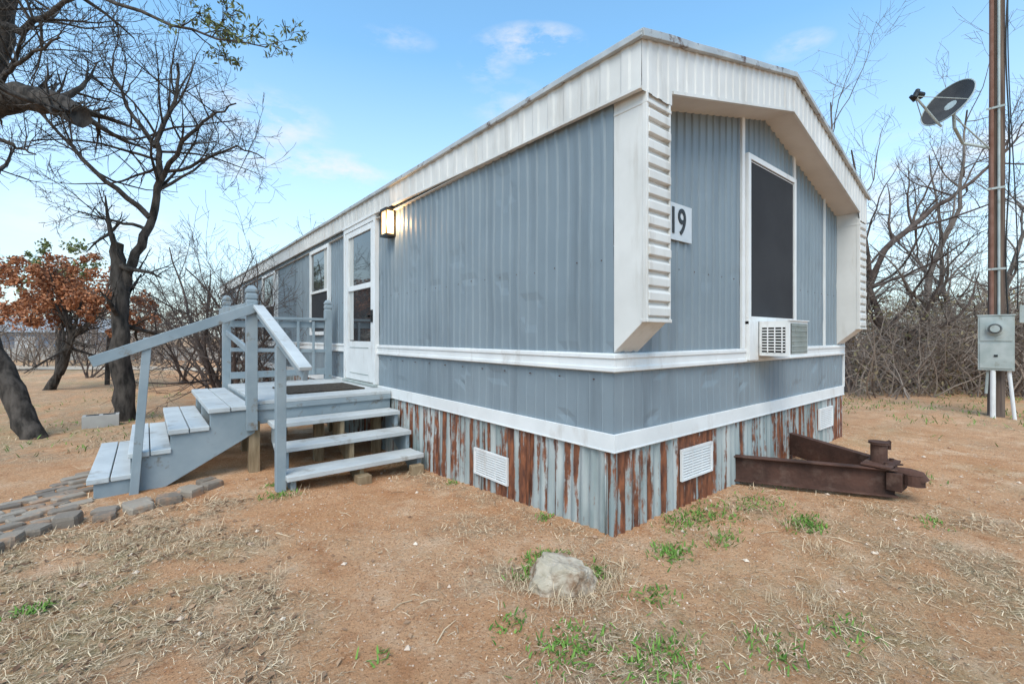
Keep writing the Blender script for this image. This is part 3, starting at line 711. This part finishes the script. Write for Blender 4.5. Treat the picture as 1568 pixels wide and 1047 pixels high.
# ---------------------------------------------------------------- far fence, house, road
b = MB()
for k in range(110):
    l = -32+k*.25; n = 25+.02*k
    p, q = S(l, n), S(l+.23, n)
    b.beam((p.x, p.y, .12+.02*nz(k*.7)), (q.x, q.y, .12+.02*nz(k*.7)), .03, .85)
for k in range(12): p = S(-32+k*2.5, 25); b.box(p.x-.05, p.x+.05, p.y-.05, p.y+.05, -.3, .75)
b.obj('board_fence', [m_fence])
b = MB()
for l, n, h in ((-11.2, 12.5, 1.2), (-14.6, 14.5, 1.3), (-8.6, 13.5, 1.1)):
    c = S(l, n); b.tube([V((c.x, c.y, -.3)), V((c.x+.02, c.y, h*.5)), V((c.x+.05, c.y, h))], [.06, .055, .05], 9, lump=.15)
b.obj('fence_posts', [m_bark])
fh = empty('distant_house'); b = MB(); hp = S(-36, 34)
hx, hy = hp.x, hp.y
b.box(hx-5, hx+5, hy-3, hy+3, -.4, 1.5, 0)
b.obj('walls', [m_bluewall], fh)
b = MB(); b.prism([(-3.4, 1.5), (3.4, 1.5), (0, 2.6)], lambda u, w, t: (t, hy+u, w), hx-5.4, hx+5.4)
b.obj('roof', [m_roof], fh)
b = MB()
for x in (-3, 0, 3): b.box(hx+x-.5, hx+x+.5, hy-3.03, hy-3.0, .4, 1.2, 0)
b.box(hx+4.98, hx+5.03, hy-.6, hy+.4, .3, 1.2, 0)
b.obj('windows', [m_white], fh)
b = MB()
vs = []
for k in range(31):
    l = -40+k*1.6; n = 19.5+.6*math.sin(k*.3)
    for dn_ in (-1.0, 1.0):
        p = S(l, n+dn_); vs.append((p.x, p.y, gz(p.x, p.y)+.02))
b.add(vs, [(2*i, 2*i+2, 2*i+3, 2*i+1) for i in range(30)])
b.obj('dirt_road', [m_road])

# ---------------------------------------------------------------- ground
def g2(x, y, cx, cy, r): return math.exp(-((x-cx)**2+(y-cy)**2)/(r*r))
def litter(x, y):
    d = 1.15*ss(-1.35, -2.0, x+.35*nz(x*1.5, y*1.5, 7))*(1-ss(2.1, 2.7, y)*(1-ss(4.2, 5.5, y)))
    d = max(d, 1.0*ss(4.5, 6.5, y)*ss(-1, -2, x))
    d = max(d, 1.0*g2(x, y, -.75, -.75, .45), .95*g2(x, y, -.65, -.15, .38), 1.05*g2(x, y, 1.3, -1.6, .8), .8*g2(x, y, -.15, -1.1, .55), .55*g2(x, y, -.45, .6, .4))
    if y < .1 and x > 0: d = max(d, .55*math.exp(-((y+.25)/.22)**2))
    if x < .1 and y > 0: d = max(d, .5*math.exp(-((x+.15)/.18)**2))
    if x > 4.5: d = max(d, .6*ss(4.5, 8, x))
    d = max(d, .26*ss(0, .4, nz(x*1.1, y*1.1, 12)))
    return max(0, min(1, d*(.8+1.4*nz(x*2.2, y*2.2, 1)+.9*nz(x*6, y*6, 2))))
N = 341; vs = []; lt = []
cx, cy = -.6, .6
def cc(u): return 5.2*u+500*u**7*abs(u) if u >= 0 else -(5.2*-u+500*(-u)**7*abs(u))
for j in range(N):
    y = cy+cc(2*j/(N-1)-1)
    for i in range(N):
        x = cx+cc(2*i/(N-1)-1)
        near = abs(x) < 40 and abs(y) < 40
        vs.append((x, y, gz(x, y) if near else -.2*ss(0, 5, y))); lt.append(litter(x, y) if near else .7)
fs = [(j*N+i, j*N+i+1, (j+1)*N+i+1, (j+1)*N+i) for j in range(N-1) for i in range(N-1)]
me = bpy.data.meshes.new('ground'); me.from_pydata(vs, [], fs); me.materials.append(m_ground)
at = me.attributes.new('litter', 'FLOAT', 'POINT'); at.data.foreach_set('value', lt)
me.polygons.foreach_set('use_smooth', [True]*len(fs)); me.update()
bpy.context.scene.collection.objects.link(bpy.data.objects.new('ground', me))
def clear(x, y):
    if x > -.02 and y > -.02 and x < W+.05: return False
    if inpoly(x, y, PP): return R.random() < .12
    if -2.5 < x < 0 and 2.9 < y < 5.1: return False
    return True
b = MB()
def blade(x, y, ln, w, el, m=0, z=None):
    a = R.uniform(0, 2*math.pi); ce = math.cos(el); d = V((math.cos(a)*ce, math.sin(a)*ce, math.sin(el)))*ln
    s_ = V((-math.sin(a), math.cos(a), R.uniform(-.5, .5))).normalized()*w*.5
    p = V((x, y, (gz(x, y) if z is None else z)+.003))
    mid = p+d*.55+V((R.uniform(-.1, .1), R.uniform(-.1, .1), .06))*ln
    b.add([tuple(p-s_), tuple(p+s_), tuple(mid+s_*.8), tuple(mid-s_*.8), tuple(p+d)], [(0, 1, 2, 3), (3, 2, 4)], m)
c = 0; tries = 0
while c < 90000 and tries < 480000:
    tries += 1
    if R.random() < .72: x, y = R.uniform(-4.6, 3), R.uniform(-2.2, 3.2)
    else: x, y = R.uniform(-9, 8), R.uniform(-3, 9)
    l_ = litter(x, y)
    if R.random() > l_**1.2+.008 or not clear(x, y): continue
    dcam = math.hypot(x+2.17, y+1.7)
    if dcam < .9: continue
    k = 1 if dcam < 4 else 1.5
    blade(x, y, R.uniform(.012, .06)*k, R.uniform(.0014, .0036)*k, abs(R.gauss(0, .28))); c += 1
for k in range(320):
    x, y = R.uniform(-5, 3.5), R.uniform(-1.6, 6)
    if litter(x, y) < .35 or not clear(x, y) or math.hypot(x+2.17, y+1.7) < 1.3: continue
    for _ in range(R.randint(14, 34)): blade(x+R.gauss(0, .03), y+R.gauss(0, .03), R.uniform(.03, .09), .0026, R.uniform(.3, 1.4))
for cx_, cy_ in ((1.0, -.62), (.75, -.85), (-.35, -.25), (.2, -1.0), (-1.25, 2.2), (-.42, -.02), (-.8, -.05), (-.75, -.3), (-.65, -.33), (-.5, -.32)):
    for _ in range(90): blade(cx_+R.gauss(0, .05), cy_+R.gauss(0, .05), R.uniform(.03, .09), .0025, R.uniform(.1, 1.3))
for k in range(60):   # dead twigs
    x, y = R.uniform(-3, 2.5), R.uniform(-1.2, 2)
    if not clear(x, y) or math.hypot(x+2.17, y+1.7) < 1.2: continue
    p = V((x, y, gz(x, y)+.006)); a = R.uniform(0, 6.28); d = V((math.cos(a), math.sin(a), 0)); Ln = R.uniform(.05, .16); s_ = V((-d.y, d.x, 0))
    b.tube([p, p+d*Ln*.5+s_*Ln*R.uniform(-.12, .12)+U*.006, p+d*Ln], [.0026, .0024, .0015], 4)
b.obj('dry_grass', [m_straw])
b = MB()
W_ = [(.745, -.2, .16, 360), (.5, -.16, .1, 160), (1.25, -.3, .13, 170), (1.1, -.66, .08, 360), (.10, -.32, .07, 240), (-.50, .08, .07, 190), (-.9, -.5, .09, 240), (-.69, -.76, .10, 260),
      (-1.34, 2.25, .07, 150), (-2.56, 1.2, .04, 110), (.45, -.45, .06, 80), (-.35, -.5, .06, 70), (1.9, -.25, .1, 80), (1.75, -1.15, .06, 60), (-.3, -1.0, .08, 90), (.05, -1.15, .08, 80), (-1.0, -.25, .05, 60), (-1.32, 2.55, .05, 60), (-.1, .5, .04, 60), (3, -.3, .15, 100), (-.05, 1.7, .05, 50),
      (-1.1, -.8, .05, 50), (2.9, -.9, .12, 90), (-.40, -.2, .05, 110), (-.72, .0, .05, 80), (-1.5, -.1, .03, 20)]
for cx_, cy_, r, n_ in W_:
    for _ in range(n_):
        x, y = cx_+R.gauss(0, r), cy_+R.gauss(0, r*.7)
        if x > -.02 and y > -.02: continue
        blade(x, y, R.uniform(.015, .045), R.uniform(.004, .010), R.uniform(.1, 1.1))
for k in range(2600):
    x, y = R.uniform(5, 11), R.uniform(-4, 3)
    if nz(x*.8, y*.8, 21) > .0: blade(x, y, R.uniform(.03, .1), .012, R.uniform(.3, 1.2))
for k in range(2400):
    x, y = R.uniform(-9, -1.5), R.uniform(5, 14)
    if nz(x*.6, y*.6, 22) > .05: blade(x, y, R.uniform(.03, .09), .012, R.uniform(.2, 1.0))
b.obj('green_weeds', [m_green])
b = MB()
for k in range(6500):
    x, y = R.uniform(-4.5, 5), R.uniform(-2, 3.5)
    if not clear(x, y) or math.hypot(x+2.17, y+1.7) < 1: continue
    s_ = R.uniform(.003, .008) if R.random() < .96 else R.uniform(.010, .020)
    q = V((x, y, gz(x, y)+s_*.3)); vv = [q+V((R.uniform(.6, 1.2)*s_*a, R.uniform(.6, 1.2)*s_*c_, R.uniform(.5, .9)*s_*d)) for a, c_, d in ((1, 0, 0), (0, 1, 0), (-1, 0, 0), (0, -1, 0), (0, 0, 1), (0, 0, -1))]
    b.add([tuple(p) for p in vv], [(0, 1, 4), (1, 2, 4), (2, 3, 4), (3, 0, 4), (1, 0, 5), (2, 1, 5), (3, 2, 5), (0, 3, 5)])
b.obj('pebbles', [m_pebble])
b = MB()
for k in range(6500):
    x, y = R.uniform(-5, -1.2), R.uniform(-1.2, 2.6)
    if k > 5000: x, y = R.uniform(-8, 2), R.uniform(-1.5, 8)
    if not clear(x, y) or R.random() > litter(x, y)*1.2: continue
    q = V((x, y, gz(x, y)+.008)); d = V((R.gauss(0, 1), R.gauss(0, 1), R.gauss(0, .3))).normalized()*R.uniform(.008, .024); e = d.cross(V((R.gauss(0, .4), R.gauss(0, .4), 1))).normalized()*d.length*.45
    b.add([tuple(q-d), tuple(q+e+U*.004), tuple(q+d), tuple(q-e)], [(0, 1, 2, 3)])
b.obj('fallen_leaves', [m_leaf])

# ---------------------------------------------------------------- world, sun, camera
w = bpy.data.worlds.new('World'); bpy.context.scene.world = w; w.use_nodes = True
nt = w.node_tree; bg = nt.nodes['Background']
sky = nt.nodes.new('ShaderNodeTexSky'); sky.sky_type = 'NISHITA'; sky.sun_disc = False
SE, SR = math.radians(52), math.radians(230)
sky.sun_elevation = SE; sky.sun_rotation = SR; sky.air_density = 1.0; sky.dust_density = .6; sky.ozone_density = 1.2
tc = nt.nodes.new('ShaderNodeTexCoord')
no = nt.nodes.new('ShaderNodeTexNoise'); no.inputs['Scale'].default_value = 11; no.inputs['Detail'].default_value = 7; no.inputs['Roughness'].default_value = .62
mp = nt.nodes.new('ShaderNodeMapping'); mp.inputs['Scale'].default_value = (1, 1, 2.6)
nt.links.new(tc.outputs['Generated'], mp.inputs[0]); nt.links.new(mp.outputs[0], no.inputs['Vector'])
def dot(v, k):
    d = nt.nodes.new('ShaderNodeVectorMath'); d.operation = 'DOT_PRODUCT'; nt.links.new(v, d.inputs[0]); d.inputs[1].default_value = k; return d.outputs['Value']
tot = None
for (x, y, ww, hh, st) in ((810, 66, 75, 24, .9), (500, 257, 90, 26, .95), (400, 188, 90, 46, .75), (745, 103, 38, 22, .55), (395, 258, 60, 24, .85), (160, 350, 110, 50, .8), (1222, 70, 40, 17, .55), (1500, 300, 200, 120, .9), (780, 165, 60, 34, .4), (610, 60, 50, 16, .4)):
    d = A*((x-784)/692)+Fw+U*((515-y)/692); ln = d.length; d.normalize()
    t = d.cross(U).normalized(); u = t.cross(d)
    a = math_(nt, 'MULTIPLY', dot(tc.outputs['Generated'], t), 692*ln/ww)
    c_ = math_(nt, 'MULTIPLY', dot(tc.outputs['Generated'], u), 692*ln/hh)
    rr = math_(nt, 'ADD', math_(nt, 'MULTIPLY', a, a), math_(nt, 'MULTIPLY', c_, c_))
    g = mrange(nt, rr, 0, 1.6, st, 0)
    fr = math_(nt, 'GREATER_THAN', dot(tc.outputs['Generated'], d), 0)
    g = math_(nt, 'MULTIPLY', g, fr)
    tot = g if tot is None else math_(nt, 'MAXIMUM', tot, g)
cm = math_(nt, 'MULTIPLY', tot, mrange(nt, no.outputs[0], .42, .68))
sep = nt.nodes.new('ShaderNodeSeparateXYZ'); nt.links.new(tc.outputs['Generated'], sep.inputs[0])
sc = ramp_between(nt, 1.0, sky.outputs[0], (1.75, 2.35, 2.30), 'MULTIPLY')
hz = mrange(nt, sep.outputs[2], .0, .52, .82, 0)
sc = ramp_between(nt, hz, sc, (5.7, 6.0, 6.4))
sc = ramp_between(nt, cm, sc, (6.4, 6.4, 6.6))
nt.links.new(sc, bg.inputs[0]); bg.inputs[1].default_value = .15
sl = bpy.data.lights.new('sun', 'SUN'); sl.energy = 2.9; sl.angle = math.radians(40); sl.color = (1, .91, .79)
so = bpy.data.objects.new('sun', sl); bpy.context.scene.collection.objects.link(so)
sd = V((math.sin(SR)*math.cos(SE), math.cos(SR)*math.cos(SE), math.sin(SE)))
so.rotation_euler = sd.to_track_quat('Z', 'Y').to_euler()
cam = bpy.data.cameras.new('camera'); cam.lens = 15.89; cam.sensor_width = 36; cam.clip_end = 2000; cam.clip_start = .05; cam.shift_y = -.0054
co = bpy.data.objects.new('camera', cam); co.location = (-2.171, -1.715, 1.198); co.rotation_euler = (math.radians(90), 0, math.radians(-39))
bpy.context.scene.collection.objects.link(co); bpy.context.scene.camera = co
vs_ = bpy.context.scene.view_settings; vs_.view_transform = 'Standard'; vs_.look = 'None'; vs_.exposure = 0
